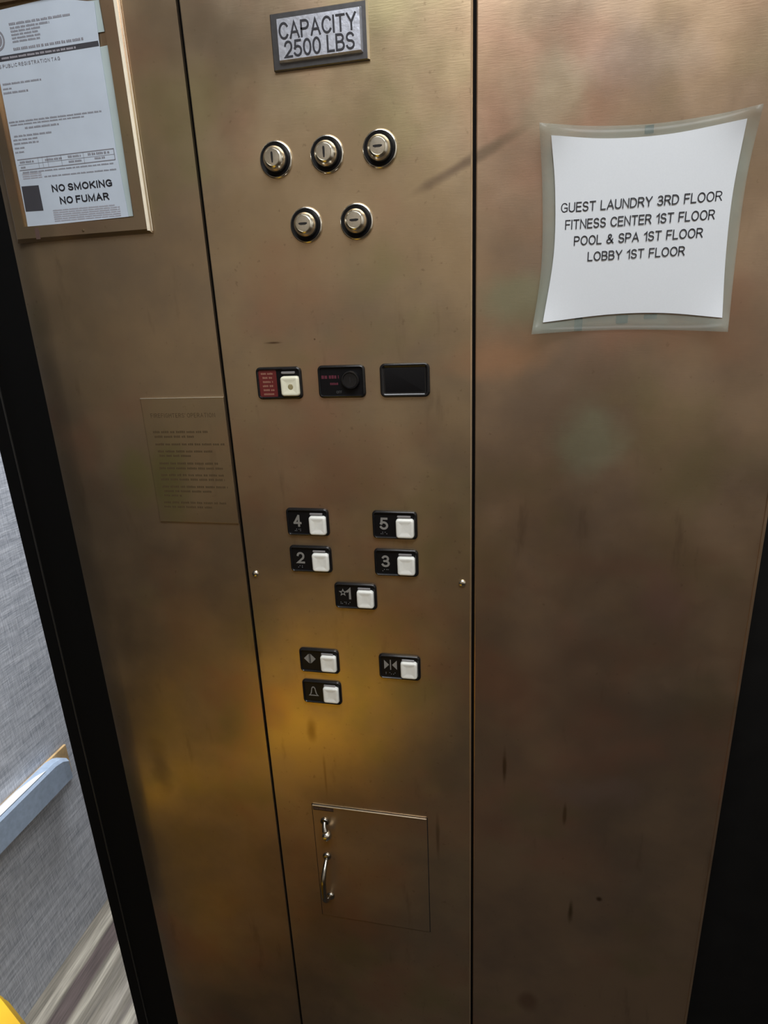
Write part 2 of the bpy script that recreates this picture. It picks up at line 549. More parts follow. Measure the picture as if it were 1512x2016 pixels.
def stripe_mat():
    """carpet of uneven greige and brown stripes running away from the door"""
    m, nt, b = newmat('striped_carpet')
    L = nt.links.new
    b.inputs['Roughness'].default_value = 0.95
    tc = N(nt, 'ShaderNodeTexCoord')
    sx = N(nt, 'ShaderNodeSeparateXYZ')
    L(tc.outputs['Object'], sx.inputs[0])
    mp = N(nt, 'ShaderNodeMapping')
    mp.inputs['Scale'].default_value = (30, 3.0, 0)
    L(tc.outputs['Object'], mp.inputs['Vector'])
    wob = N(nt, 'ShaderNodeTexNoise')
    wob.inputs['Scale'].default_value = 1.6
    wob.inputs['Detail'].default_value = 4
    L(mp.outputs[0], wob.inputs['Vector'])
    n = N(nt, 'ShaderNodeMath', operation='MULTIPLY_ADD')
    L(sx.outputs['X'], n.inputs[0])
    n.inputs[1].default_value = 2.6
    k = N(nt, 'ShaderNodeMath', operation='MULTIPLY_ADD')
    L(wob.outputs['Fac'], k.inputs[0])
    k.inputs[1].default_value = 0.045
    k.inputs[2].default_value = 2.6*0.98 - 0.0225
    L(k.outputs[0], n.inputs[2])
    fr_ = N(nt, 'ShaderNodeMath', operation='FRACT')
    L(n.outputs[0], fr_.inputs[0])
    n = fr_
    cr = N(nt, 'ShaderNodeValToRGB')
    lt, md, br = (0.34, 0.31, 0.25), (0.19, 0.17, 0.135), (0.095, 0.072, 0.066)
    stops = [(0.0, md), (.05, md), (.07, lt), (.11, lt), (.13, md), (.145, br), (.235, br), (.25, md), (.265, lt), (.29, lt), (.31, md), (.36, (.19, .17, .14)), (.38, md), (.46, (.33, .30, .25)),
             (.50, md), (.53, (.16, .14, .12)), (.56, lt), (.60, (.36, .33, .27)), (.64, br), (.70, md), (.74, lt), (.80, md), (.86, (.16, .14, .12)), (.92, (.33, .30, .25)), (1.0, md)]
    el = cr.color_ramp.elements
    el[0].position, el[0].color = stops[0][0], stops[0][1] + (1,)
    el[1].position, el[1].color = stops[-1][0], stops[-1][1] + (1,)
    for p_, c_ in stops[1:-1]:
        x = el.new(p_)
        x.color = c_ + (1,)
    L(n.outputs[0], cr.inputs['Fac'])
    mq = N(nt, 'ShaderNodeMapping')
    mq.inputs['Scale'].default_value = (160, 9, 1)
    L(tc.outputs['Object'], mq.inputs['Vector'])
    gq = N(nt, 'ShaderNodeTexNoise')
    gq.inputs['Scale'].default_value = 1.3
    gq.inputs['Detail'].default_value = 5
    L(mq.outputs[0], gq.inputs['Vector'])
    rq = N(nt, 'ShaderNodeMapRange')
    rq.inputs['From Min'].default_value = 0.3
    rq.inputs['From Max'].default_value = 0.7
    rq.inputs['To Min'].default_value = 0.62
    rq.inputs['To Max'].default_value = 1.3
    L(gq.outputs['Fac'], rq.inputs['Value'])
    vq = N(nt, 'ShaderNodeVectorMath', operation='SCALE')
    L(cr.outputs['Color'], vq.inputs[0])
    L(rq.outputs[0], vq.inputs['Scale'])
    L(vq.outputs[0], b.inputs['Base Color'])
    return m


M_weave = weave_mat()
M_carpet = stripe_mat()

# ------------------------------------------------------------------ the setting
XW = -0.98
XR = 0.2425
YH = 1.4
YB = -1.5
struct('floor', box((XW - 0.1, YB - 0.1, -0.05), (1.0, 0.03, 0)), M_floor)
struct('floor_hall', box((XW - 0.1, 0.03, -0.05), (1.0, YH, 0.0)), M_carpet)
struct('ceiling', box((XW - 0.1, YB - 0.1, CEIL), (1.0, YH, CEIL + 0.05)), M_ceil)
struct('wall_left', box((XW - 0.05, YB, 0), (XW, -0.80, CEIL)), M_back)
struct('dark_reflection_panel', box((XW - 0.05, -0.80, 0), (XW, 0.03, CEIL)), M_dark)  # unseen black panel, added to darken reflections in the left bronze
struct('wall_hall', box((XW - 0.05, 0.03, 0), (XW, YH, CEIL)), M_weave)
struct('wall_hall_end', box((XW, YH, 0), (1.0, YH + 0.05, CEIL)), M_weave)
struct('wall_back', box((XW, YB - 0.05, 0), (1.0, YB, CEIL)), M_back)
struct('wall_right', box((0.95, YB, 0), (1.0, 0.03, CEIL)), simple('cream_laminate', (0.80, 0.76, 0.68), 0.5, 0, 0.05, 6))
M_unseen_base = simple('unseen_base_brown', (0.145, 0.095, 0.048), 0.55, 0, 0.2, 8)  # added unseen lower panels that darken reflections low in the bronze
for wall in [o for o in C.objects if o.name in ('wall_left', 'wall_right', 'wall_back')]:
    q0, q1 = {'wall_left': ((XW, YB, 0), (XW + 0.012, -0.80, 0.95)), 'wall_right': ((0.938, YB, 0), (0.95, 0.03, 0.95)),
              'wall_back': ((XW + 0.012, YB, 0), (0.938, YB + 0.012, 0.95))}[wall.name]
    mesh_obj('unseen_dark_base', box(q0, q1), M_unseen_base, wall)
struct('door_1', box((XR + 0.004, 0.035, 0), (1.0, 0.075, CEIL)), M_dark)

# front wall core with its bronze cladding sheets
front = struct('wall_front', box((-0.5385, 0.0125, 0), (XR, 0.09, CEIL)), M_slot)


def left_sheet():
    pts = [(-0.309, 0.0)]
    r = 0.10
    for i in range(11):
        a = math.radians(20 * i / 10)
        pts.append((-0.505 - r*math.sin(a), r*(1 - math.cos(a))))
    inner = [(x + 0.0005*i/10, y + 0.004) for i, (x, y) in enumerate(pts)]
    bm = bmesh.new()
    zs = (0.0, CEIL)
    n = len(pts)
    A = [[bm.verts.new((x, y, z)) for x, y in pts] for z in zs]
    B = [[bm.verts.new((x, y, z)) for x, y in inner] for z in zs]
    for i in range(n - 1):
        bm.faces.new((A[0][i], A[0][i+1], A[1][i+1], A[1][i]))
        bm.faces.new((B[0][i], B[0][i+1], B[1][i+1], B[1][i]))
        for k in (0, 1):
            bm.faces.new((A[k][i], A[k][i+1], B[k][i+1], B[k][i]))
    for i in (0, n - 1):
        bm.faces.new((A[0][i], A[1][i], B[1][i], B[0][i]))
    return bm


lp = mesh_obj('bronze_panel', left_sheet(), M_panel_l, front)
rpn = mesh_obj('bronze_panel', box((-0.0372, 0.0, 0), (XR, 0.011, CEIL), 0.0012), M_panel_r, front)
mesh_obj('edge_strip', box((XR - 0.0012, -0.0012, 0), (XR + 0.0016, 0.013, CEIL), 0.0004), M_panel_r, front)

# black door-edge post beside the left opening
PL = [(-0.5395, 0.0065), (-0.600, 0.0180), (-0.640, 0.0260), (-0.6420, 0.0300), (-0.6420, 0.16), (-0.5430, 0.16), (-0.5395, 0.012)]
post = struct('trim_1', loft(bmesh.new(), [[(x, y, 0) for x, y in PL], [(x, y, CEIL) for x, y in PL]], True, True), M_rubber)
mesh_obj('trim_bead', box((-0.6135, 0.0185, 0), (-0.6118, 0.0225, CEIL), 0.0006), M_bead, post)

# lamps in the ceilings
t = thing('ceiling_light', 'square flush ceiling light inside the lift car, above the panel', 'light', (0.12, -0.72, CEIL))
mesh_obj('lamp_housing', box((-0.53, -0.33, -0.03), (0.53, 0.33, 0.0), 0.004), M_ceil, t)
t = thing('ceiling_light', 'long narrow ceiling light in the hall outside the car', 'light', (-0.72, 0.55, CEIL))
mesh_obj('lamp_housing', box((-0.15, -0.37, -0.03), (0.15, 0.37, 0.0), 0.004), M_ceil, t)

# ------------------------------------------------------------------ bumper rail on the grey wall
rail = thing('bumper_rail', 'blue-grey vinyl bumper rail with a torn end showing raw wood', 'rail', (0, 0, 0))
RX = XW + 0.032
prof0 = [(XW + 0.004, 0.425), (RX - 0.006, 0.418), (RX, 0.424), (RX, 0.484), (RX - 0.005, 0.491), (XW + 0.004, 0.489)]
loops = []
for y, dz, dx in ((0.035, 0, 0), (0.20, 0, 0), (0.285, 0.0, 0), (0.305, -0.004, 0.001), (0.318, -0.012, 0.004)):
    loops.append([(x + (dx if x > XW + 0.01 else dx*0.3), y, z + (dz if z > 0.45 else -dz*0.3)) for x, z in prof0])
mesh_obj('vinyl_cover', loft(bmesh.new(), loops, True, True), M_rail, rail)
mesh_obj('wood_core', box((XW, 0.05, 0.412), (XW + 0.006, 0.350, 0.4875), 0.0015), M_wood, rail)
mesh_obj('torn_flap', loft(bmesh.new(), [[(XW + 0.0065, 0.06, 0.4885), (RX - 0.004, 0.06, 0.4918), (RX - 0.004, 0.06, 0.4925), (XW + 0.0065, 0.06, 0.4895)],
                                         [(XW + 0.0065, 0.20, 0.4890), (RX - 0.004, 0.20, 0.4918), (RX - 0.004, 0.20, 0.4926), (XW + 0.0065, 0.20, 0.4900)],
                                         [(XW + 0.018, 0.245, 0.4910), (RX - 0.004, 0.262, 0.4915), (RX - 0.004, 0.262, 0.4923), (XW + 0.018, 0.245, 0.4920)]], True, True),
         simple('pale_vinyl_backing', (0.72, 0.74, 0.76), 0.6), rail)

# ------------------------------------------------------------------ centre control panel
cop = thing('control_panel', 'tall bronze lift control panel with key switches, floor buttons and a service door', 'control panel', (0, 0, EYE))
OFF = Vector((0, 0, -EYE))


def local(o):
    """shift a mesh built in world coordinates under a parent standing at (0,0,EYE)"""
    for v in o.data.vertices:
        v.co += OFF
    return o


PX0, PX1 = -0.3045, -0.0408
HF = 0.0025   # face of the centre plate stands proud of its neighbours
face = mesh_obj('faceplate', box((PX0, -HF, 0.012), (PX1, 0.011, 2.30), 0.0009), M_panel_c, cop)
face.matrix_parent_inverse = Matrix.Translation(OFF)


def sub(name, bm, mat, parent, smooth=False, label=None):
    o = mesh_obj(name, bm, mat, parent, smooth)
    o.matrix_parent_inverse = Matrix.Translation(OFF) if parent is cop else Matrix.Identity(4)
    if label:
        o['label'] = label
    return o


def tx(name, body, x0, x1, z0, z1, h, mat, parent, **kw):
    a, b_ = W(x0, z0, h), W(x1, z1, h)
    o = text_obj(name, body, a.x, b_.x, a.z, b_.z, -h, mat, parent, **kw)
    if parent is cop:
        o.matrix_parent_inverse = Matrix.Translation(OFF)
    return o


def shade_auto(o, ang=40):
    me = o.data
    for p in me.polygons:
        p.use_smooth = True
    bm = bmesh.new()
    bm.from_mesh(me)
    for e in bm.edges:
        if len(e.link_faces) == 2 and e.calc_face_angle(0) > math.radians(ang):
            e.smooth = False
    bm.to_mesh(me)
    bm.free()
    return o


es = mesh_obj('edge_strip', wedge(PX1-0.0010, PX1+0.0006, -HF-0.0003, -HF+0.0012, 0.015, 2.295), M_edge2, cop)  # lighter strip colours in the bright glint along the right seam
es.matrix_parent_inverse = Matrix.Translation(OFF)

# screws
for sx, sz, lb in ((-0.3002+0.004, -0.2865, 'left'), (-0.0505, -0.2864, 'right')):
    c = W(sx, sz, HF)
    s = sub('screw', lathe(bmesh.new(), (c.x, c.z), [(0.0042, HF), (0.0040, HF+0.0012), (0.0030, HF+0.0022), (0.0014, HF+0.0028)], 20), M_nickel, cop)
    shade_auto(s, 60)
    mesh_obj('screw_slot', box((c.x-0.0028, -HF-0.0030, c.z-0.0004), (c.x+0.0028, -HF-0.0022, c.z+0.0004)), M_slot, s)

# key switches
KEYS = [(-0.2254, 0.1452, 90, 'upper left key switch, key slot upright'),
        (-0.1750, 0.1453, 90, 'upper middle key switch, key slot upright'),
        (-0.1245, 0.1455, 0, 'upper right key switch, key slot level'),
        (-0.2002, 0.0868, 0, 'lower left key switch, key slot level'),
        (-0.1498, 0.0865, 0, 'lower right key switch, key slot level')]
for kx, kz, rot, lb in KEYS:
    c = W(kx, kz, HF)
    c2 = (c.x, c.z)
    ks = sub('key_switch', lathe(bmesh.new(), c2, [(0.0162, HF-0.0005), (0.0162, HF+0.0014), (0.0156, HF+0.0024), (0.0148, HF+0.0026), (0.0143, HF+0.0020), (0.0140, HF+0.0002)], 56, False), M_chrome, cop, label=lb)
    shade_auto(ks, 50)
    cup = mesh_obj('black_collar', lathe(bmesh.new(), c2, [(0.0150, HF+0.0022), (0.0144, HF+0.0026), (0.0130, HF+0.0018), (0.0108, HF+0.0014)], 48), M_blackm, ks)
    shade_auto(cup, 60)
    cyl = mesh_obj('lock_cylinder', lathe(bmesh.new(), c2, [(0.0112, HF+0.0022), (0.0111, HF+0.0046), (0.0106, HF+0.0072), (0.0096, HF+0.0094), (0.0083, HF+0.0110), (0.0073, HF+0.0117), (0.0070, HF+0.0112), (0.0067, HF+0.0117), (0.0045, HF+0.0119)], 48), M_nickel, ks)
    shade_auto(cyl, 45)
    hw, hh = (0.0010, 0.0046) if rot == 90 else (0.0042, 0.0011)
    slot = [(c2[0]+hw*x, c2[1]+hh*y) for x, y in ((-.55, -1), (.55, -1), (1, -.3), (1, .75), (.5, 1), (-.5, 1), (-1, .75), (-1, -.3))]
    mesh_obj('key_slot', poly(bmesh.new(), slot, -HF-0.0117, 0.0004), M_slot, ks)


def matt_face(o):
    o.data.materials.append(M_blackm)
    f = max(o.data.polygons, key=lambda p: len(p.vertices))
    f.material_index = 1


def bezel(x0, x1, z0, z1, label, inner=True):
    """black moulded bezel: outer lip, then a recessed face"""
    a, b_ = W(x0, z0, HF+0.002), W(x1, z1, HF+0.002)
    c = ((a.x+b_.x)/2, (a.z+b_.z)/2)
    wd, ht = b_.x-a.x, b_.z-a.z
    prof = [(0, HF-0.0005), (0.0000, HF+0.0008), (0.0005, HF+0.0021), (0.0013, HF+0.0030), (0.0022, HF+0.0032), (0.0028, HF+0.0026), (0.0031, HF+0.0014)]
    o = sub('button_bezel', plate(bmesh.new(), c, wd, ht, 0.0050, prof, 6), M_black, cop, label=label)
    shade_auto(o, 50)
    matt_face(o)
    return o, c, wd, ht


def cap_mesh(c, s, t, h0, h):
    prof = [(0.0, h0), (0.0002, h-0.0016), (0.0008, h-0.0005), (0.0018, h), (0.0034, h-0.00020), (0.0052, h-0.0006), (0.0070, h-0.0008)]
    return plate(bmesh.new(), c, s, t, 0.0034, prof, 5)


def lens(cx, cz, par, wid=0.0150):
    c = W(cx, cz, HF+0.003)
    o = mesh_obj('indicator_lens', plate(bmesh.new(), (c.x, c.z), wid, 0.0024, 0.0008, [(0, HF+0.001), (0, HF+0.0024), (0.0005, HF+0.003)], 3), M_lens, par)
    return o


def braille(cx, cz, par, cells, m=None):
    bm = bmesh.new()
    for i, dots in enumerate(cells):
        for (u, v) in dots:
            c = W(cx + i*0.0046 + u*0.0018, cz - v*0.0018, HF+0.002)
            lathe(bm, (c.x, c.z), [(0.0006, HF+0.0013), (0.0005, HF+0.0018), (0.0002, HF+0.0021)], 8)
    mesh_obj('braille_dots', bm, m or M_dimgrey, par)


def floor_button(x0, z1, label, drawing, dz=0.0):
    o, c, wd, ht = bezel(x0, x0+0.0505, z1-0.0333, z1, label)
    hc = HF+0.0062
    k = W(x0+0.0362, z1-0.0213, hc)
    cap = mesh_obj('button_cap', cap_mesh((k.x, k.z), 0.0200, 0.0222, HF+0.001, hc), M_white, o)
    shade_auto(cap, 50)
    cap['label'] = 'white square push button'
    lens(x0+0.0357, z1-0.0070, o)
    drawing(o, x0, z1)
    return o


HT = HF + 0.0015  # height of print on the recessed faces


def num(ch, cells):
    def f(o, x0, z1):
        tx('numeral', ch, x0+0.0085, x0+0.0180, z1-0.0222, z1-0.0080, HT, M_grey, o, bold=0.17)
        braille(x0+0.0095, z1-0.0255, o, cells)
    return f


def star1(o, x0, z1):
    tx('numeral', '1', x0+0.0144, x0+0.0200, z1-0.0208, z1-0.0068, HT, M_grey, o, bold=0.19)
    cx, cz = x0+0.0104, z1-0.0125
    outer, inner = [], []
    for i in range(10):
        a = math.radians(90 + 36*i)
        r = 0.0052 if i % 2 == 0 else 0.0022
        p = W(cx + r*math.cos(a), cz + r*math.sin(a), HT)
        q = W(cx + 0.52*r*math.cos(a), cz + 0.52*r*math.sin(a), HT)
        outer.append((p.x, -HT, p.z))
        inner.append((q.x, -HT, q.z))
    bm = bmesh.new()
    loft(bm, [outer, [(x, y-0.0001, z) for x, y, z in outer], [(x, y-0.0001, z) for x, y, z in inner], inner], False)
    mesh_obj('star_symbol', bm, M_grey, o)
    braille(x0+0.0070, z1-0.0252, o, [[(0, 0), (0, 1), (1, 1)], [(0, 0), (1, 0), (1, 1)], [(0, 1), (1, 0)]])


def tri(bm, pts):
    poly(bm, [(W(x, z, HT).x, W(x, z, HT).z) for x, z in pts], -HT, 0.0001)


def open_sym(o, x0, z1):
    cx, cz = x0+0.0135, z1-0.0140
    bm = bmesh.new()
    tri(bm, [(cx-0.0075, cz), (cx-0.0012, cz-0.0066), (cx-0.0012, cz+0.0066)])
    tri(bm, [(cx+0.0012, cz-0.0066), (cx+0.0075, cz), (cx+0.0012, cz+0.0066)])
    tri(bm, [(cx-0.0003, cz-0.0066), (cx+0.0003, cz-0.0066), (cx+0.0003, cz+0.0066), (cx-0.0003, cz+0.0066)])
    mesh_obj('door_open_symbol', bm, M_grey, o)


def close_sym(o, x0, z1):
    cx, cz = x0+0.0145, z1-0.0138
    bm = bmesh.new()
    tri(bm, [(cx-0.0018, cz), (cx-0.0078, cz+0.0062), (cx-0.0078, cz-0.0062)])
    tri(bm, [(cx+0.0018, cz), (cx+0.0078, cz-0.0062), (cx+0.0078, cz+0.0062)])
    tri(bm, [(cx-0.0006, cz-0.0068), (cx+0.0006, cz-0.0068), (cx+0.0006, cz+0.0068), (cx-0.0006, cz+0.0068)])
    mesh_obj('door_close_symbol', bm, M_grey, o)
    braille(x0+0.0085, z1-0.0250, o, [[(0, 0), (0, 1)], [(0, 0), (1, 1)], [(1, 0), (0, 1)]])


def bell_sym(o, x0, z1):
    cx, cz = x0+0.0145, z1-0.0225
    prof = [(-0.0068, 0.0), (-0.0045, 0.0026), (-0.0034, 0.0066), (-0.0026, 0.0112), (-0.0010, 0.0134),
            (0.0010, 0.0134), (0.0026, 0.0112), (0.0034, 0.0066), (0.0045, 0.0026), (0.0068, 0.0)]
    outer, inner = [], []
    for (x, z) in prof:
        p = W(cx+x, cz+z, HT)
        q = W(cx+x*0.62, cz+0.0013+z*0.78, HT)
        outer.append((p.x, -HT, p.z))
        inner.append((q.x, -HT, q.z))
    bm = bmesh.new()
    loft(bm, [outer, [(x, y-0.0001, z) for x, y, z in outer], [(x, y-0.0001, z) for x, y, z in inner], inner], False)
    mesh_obj('bell_symbol', bm, M_grey, o)


floor_button(-0.2507, -0.2031, 'floor button marked 4', num('4', [[(1, 0), (0, 1), (1, 1)], [(0, 0), (1, 0), (1, 1)]]))
floor_button(-0.1499, -0.2038, 'floor button marked 5', num('5', [[(1, 0), (0, 1), (1, 1)], [(0, 0), (1, 1)]]))
floor_button(-0.2507, -0.2485, 'floor button marked 2', num('2', [[(1, 0), (0, 1)], [(0, 0), (0, 1)]]))
floor_button(-0.1499, -0.2487, 'floor button marked 3', num('3', [[(1, 0), (0, 1)], [(0, 0), (1, 0)]]))
floor_button(-0.1997, -0.2930, 'floor button marked with a star and 1', star1)
floor_button(-0.2510, -0.3835, 'door open button with outward arrows', open_sym)
floor_button(-0.1508, -0.3840, 'door close button with inward arrows', close_sym)
floor_button(-0.2510, -0.4282, 'alarm button with a bell outline', bell_sym)


def dashes(bm, x0, x1, z, ht, h, rnd, wmin=0.003, wmax=0.008, gap=0.0012, place=None, fixed=False):
    """a line of illegibly small print: word-sized strips"""
    x = x0
    while x < x1 - 0.0006:
        w_ = min(rnd.uniform(wmin, wmax), x1 - x)
        n = max(1, int(w_ / (ht*0.75)))
        for i in range(n):   # letter-like strokes inside the word
            a = x + w_*i/n
            b_ = a + w_/n*0.80
            zz = ht * rnd.uniform(0.80, 1.0)
            pa, pb = W(a, z-ht/2, h), W(b_, z-ht/2+zz, h)
            vs = [bm.verts.new(p) for p in ((pa.x, -h, pa.z), (pb.x, -h, pa.z), (pb.x, -h, pb.z), (pa.x, -h, pb.z))]
            bm.faces.new(vs)
        x += w_ + gap
    return bm


# row of three wider fittings
o, c, wd, ht = bezel(-0.2695, -0.2185, -0.0808, -0.0467, 'help button with a red label')
rnd = random.Random(3)
a, b_ = W(-0.2668, -0.0785, HT), W(-0.2462, -0.0495, HT)
mesh_obj('red_label', plate(bmesh.new(), ((a.x+b_.x)/2, (a.z+b_.z)/2), b_.x-a.x, b_.z-a.z, 0.002, [(0, HF+0.001), (0, HT+0.0001)], 3), M_red, o)
bm = bmesh.new()
for i, (x0, x1) in enumerate(((-.2635, -.250), (-.262, -.251), (-.262, -.2505), (-.2625, -.2505), (-.262, -.2495), (-.262, -.250))):
    dashes(bm, x0, x1, -0.0535 - i*0.0043, 0.0021, HT+0.0003, rnd, 0.004, 0.012)
mesh_obj('label_print', bm, M_redtxt, o)
hc = HF+0.0068
k = W(-0.2327, -0.0674, hc)
cap = mesh_obj('button_cap', cap_mesh((k.x, k.z), 0.0204, 0.0208, HF+0.001, hc), M_ivory, o)
shade_auto(cap, 50)
cap['label'] = 'yellowed ivory push button with a grimy centre'
bm = bmesh.new()
lathe(bm, (k.x+0.001, k.z-0.0005), [(0.0030, hc-0.0008), (0.0024, hc-0.00055), (0.0010, hc-0.00050)], 14)
mesh_obj('grime_spot', bm, M_grime, cap)
lens(-0.2333, -0.0530, o)

o, c, wd, ht = bezel(-0.2007, -0.1497, -0.0804, -0.0465, 'black key switch bezel with faint red print')
bm = bmesh.new()
dashes(bm, -0.1965, -0.1775, -0.0585, 0.0034, HT, rnd, 0.004, 0.009)
dashes(bm, -0.1875, -0.1785, -0.0655, 0.0024, HT, rnd, 0.009, 0.009)
mesh_obj('label_print', bm, M_redtxt2, o)
tx('lettering', 'OFF', -0.1812, -0.1752, -0.0755, -0.0728, HT, M_dimgrey, o)
k = W(-0.1655, -0.0620, HF+0.004)
kc = (k.x, k.z)
r_ = mesh_obj('key_ring', lathe(bmesh.new(), kc, [(0.0098, HF+0.0010), (0.0098, HF+0.0042), (0.0090, HF+0.0056), (0.0078, HF+0.0058), (0.0072, HF+0.0050), (0.0050, HF+0.0048)], 36), M_black, o)
shade_auto(r_, 45)
mesh_obj('key_slot', poly(bmesh.new(), [(kc[0]+x, kc[1]+z) for x, z in ((-.0008, -.003), (.0008, -.003), (.0008, .003), (-.0008, .003))], -HF-0.0048, 0.0002), M_slot, r_)

a, b_ = W(-0.1340, -0.0806, HF+0.002), W(-0.0827, -0.0463, HF+0.002)
o = sub('blank_bezel', plate(bmesh.new(), ((a.x+b_.x)/2, (a.z+b_.z)/2), b_.x-a.x, b_.z-a.z, 0.0055,
        [(0, HF-0.0005), (0, HF+0.0018), (0.0007, HF+0.0028), (0.0017, HF+0.0032), (0.0030, HF+0.0026), (0.0042, HF+0.0014), (0.0050, HF+0.0016)], 6), M_black, cop, label='blank glossy black window bezel')
shade_auto(o, 60)
matt_face(o)

# service door
a, b_ = W(-0.2530, -0.8215, HF), W(-0.0970, -0.6230, HF)
door = sub('service_door', box((a.x, -HF-0.0012, a.z), (b_.x, -HF+0.002, b_.z), 0.0005), M_panel_c, cop)
# shadow gap round it
bm = bmesh.new()
g = 0.0010
for (p, q) in (((a.x-g, a.z-g), (a.x, b_.z+g)), ((b_.x, a.z-g), (b_.x+g, b_.z+g)), ((a.x-g, a.z-g), (b_.x+g, a.z)), ((a.x-g, b_.z), (b_.x+g, b_.z+g))):
    add_box(bm, (p[0], -HF-0.0002, p[1]), (q[0], -HF+0.001, q[1]))
sub('door_gap', bm, M_slot, cop)
mesh_obj('door_glint_edge', box((a.x+0.0005, -HF-0.0022, b_.z-0.0010), (b_.x-0.001, -HF-0.0005, b_.z+0.0004), 0.0003), M_edge, door)  # pale strip colours in the highlight along the door's top
la, lb_ = W(-0.2522, -0.6318, HF+0.0014), W(-0.2238, -0.6268, HF+0.0014)
lab = mesh_obj('label_strip', box((la.x, -HF-0.0018, la.z), (lb_.x, -HF-0.001, lb_.z)), simple('dark_brown_label', (0.035, 0.02, 0.014), 0.5), door)
mesh_obj('label_print', dashes(bmesh.new(), -0.2512, -0.2246, -0.6293, 0.0022, HF+0.0020, rnd, 0.003, 0.009, 0.001), simple('label_print_brown', (0.10, 0.06, 0.045), 0.5), door)
# cam latch: round socket with a hanging thumb drop
c = W(-0.2375, -0.6500, HF+0.002)
esc = mesh_obj('latch', lathe(bmesh.new(), (c.x, c.z), [(0.0058, HF+0.001), (0.0058, HF+0.0030), (0.0050, HF+0.0042), (0.0040, HF+0.0036), (0.0030, HF+0.0020)], 28), M_steel, door)
shade_auto(esc, 50)
bm = bmesh.new()
tube(bm, [W(-0.2380, -0.652, HF+0.004), W(-0.2388, -0.660, HF+0.008), W(-0.2382, -0.668, HF+0.011)], [0.0028, 0.0032, 0.0040], 14)
th = mesh_obj('thumb_turn', bm, M_steel, esc)
shade_auto(th, 60)
bm = bmesh.new()
bmesh.ops.create_uvsphere(bm, u_segments=20, v_segments=12, radius=0.0068, matrix=Matrix.Translation(W(-0.2365, -0.6745, HF+0.011)))
th = mesh_obj('thumb_knob', bm, M_chrome, esc, True)
# pull handle
bm = bmesh.new()
hx = -0.2372
pts = []
zt, zb = -0.7065, -0.7790
for i in range(25):
    u = i/24
    z = zt + (zb-zt)*u
    hgt = HF + 0.026*(1 - abs(2*u-1)**3.2)
    pts.append(Vector((hx, -hgt, EYE+z)))
tube(bm, pts, [0.0026 + 0.0014*math.sin(math.pi*i/24) for i in range(25)], 14)
hd = mesh_obj('handle', bm, M_steel, door, True)
for z in (zt, zb):
    s = mesh_obj('handle_foot', lathe(bmesh.new(), (hx, EYE+z), [(0.0060, HF+0.001), (0.0058, HF+0.0030), (0.0036, HF+0.0050)], 20), M_steel, hd)
    shade_auto(s, 60)

# ------------------------------------------------------------------ capacity sign
sign = thing('capacity_sign', 'silver metal plaque reading CAPACITY 2500 LBS in black letters', 'sign', (0, 0, 0))
a, b_ = W(-0.2198, 0.2155, HF+0.001), W(-0.1311, 0.2591, HF+0.001)
cc = ((a.x+b_.x)/2, (a.z+b_.z)/2)
o = mesh_obj('sign_frame', plate(bmesh.new(), cc, b_.x-a.x, b_.z-a.z, 0.0006, [(0, HF), (0, HF+0.0022), (0.0008, HF+0.0030), (0.0060, HF+0.0030)], 2), M_alud, sign)
mesh_obj('glint_strip', wedge(b_.x-0.0010, b_.x+0.0008, -HF-0.0034, -HF-0.0010, a.z+0.0004, b_.z-0.0004), M_edge, sign)['label'] = 'right edge bevel tinted pale for its glint'  # real bevel, its pale colour stands for the glint
a, b_ = W(-0.2152, 0.2222, HF+0.005), W(-0.1365, 0.2563, HF+0.005)
cc = ((a.x+b_.x)/2, (a.z+b_.z)/2)
o = mesh_obj('sign_plate', plate(bmesh.new(), cc, b_.x-a.x, b_.z-a.z, 0.0006, [(0, HF+0.0025), (0.0002, HF+0.0036), (0.0014, HF+0.0064)], 2), M_alu, sign)
tx('lettering', 'CAPACITY', -0.2130, -0.1414, 0.2396, 0.2526, HF+0.0066, M_ink, sign, bold=0.125, gap=0.12, space=0.50)
tx('lettering', '2500 LBS', -0.2090, -0.1436, 0.2254, 0.2384, HF+0.0066, M_ink, sign, bold=0.125, gap=0.12, space=0.50)

# ------------------------------------------------------------------ firefighters' plate
pl = thing('instruction_plate', "thin engraved bronze plate of firefighters' instructions tucked under the control panel", 'sign', (0, 0, 0))
a, b_ = W(-0.4110, -0.2236, 0.001), W(-0.3090, -0.0770, 0.001)
mesh_obj('engraved_sheet', box((a.x, -0.0019, a.z), (b_.x-0.0005, -0.0001, b_.z), 0.0006), M_inst, pl)
mesh_obj('plate_glint_edge', box((a.x, -0.0023, b_.z-0.0010), (b_.x-0.001, -0.0004, b_.z+0.0002), 0.0004), M_edge, pl)  # highlight on the plate's top edge, set as a pale strip
HI = 0.0020
tx('title_lettering', "FIREFIGHTERS' OPERATION", -0.4016, -0.3224, -0.0992, -0.0943, HI, M_engr, pl, thick=0.00005)
rnd = random.Random(11)
bm = bmesh.new()
for x0, x1, z in ((-.4019, -.3338, -.1154), (-.4008, -.3513, -.1208), (-.4013, -.3151, -.1296), (-.3997, -.3290, -.1378), (-.3985, -.3567, -.1430),
                  (-.4001, -.3260, -.1520), (-.4011, -.3208, -.1577), (-.4004, -.3209, -.1658), (-.4014, -.3206, -.1711), (-.4008, -.3177, -.1798),
                  (-.3996, -.3376, -.1853), (-.4004, -.3774, -.1906), (-.4020, -.3222, -.1992), (-.4029, -.3403, -.2046)):
    dashes(bm, x0, x1, z, 0.0026, HI, rnd, 0.005, 0.013, 0.0016)
mesh_obj('fine_lettering', bm, M_engr, pl)

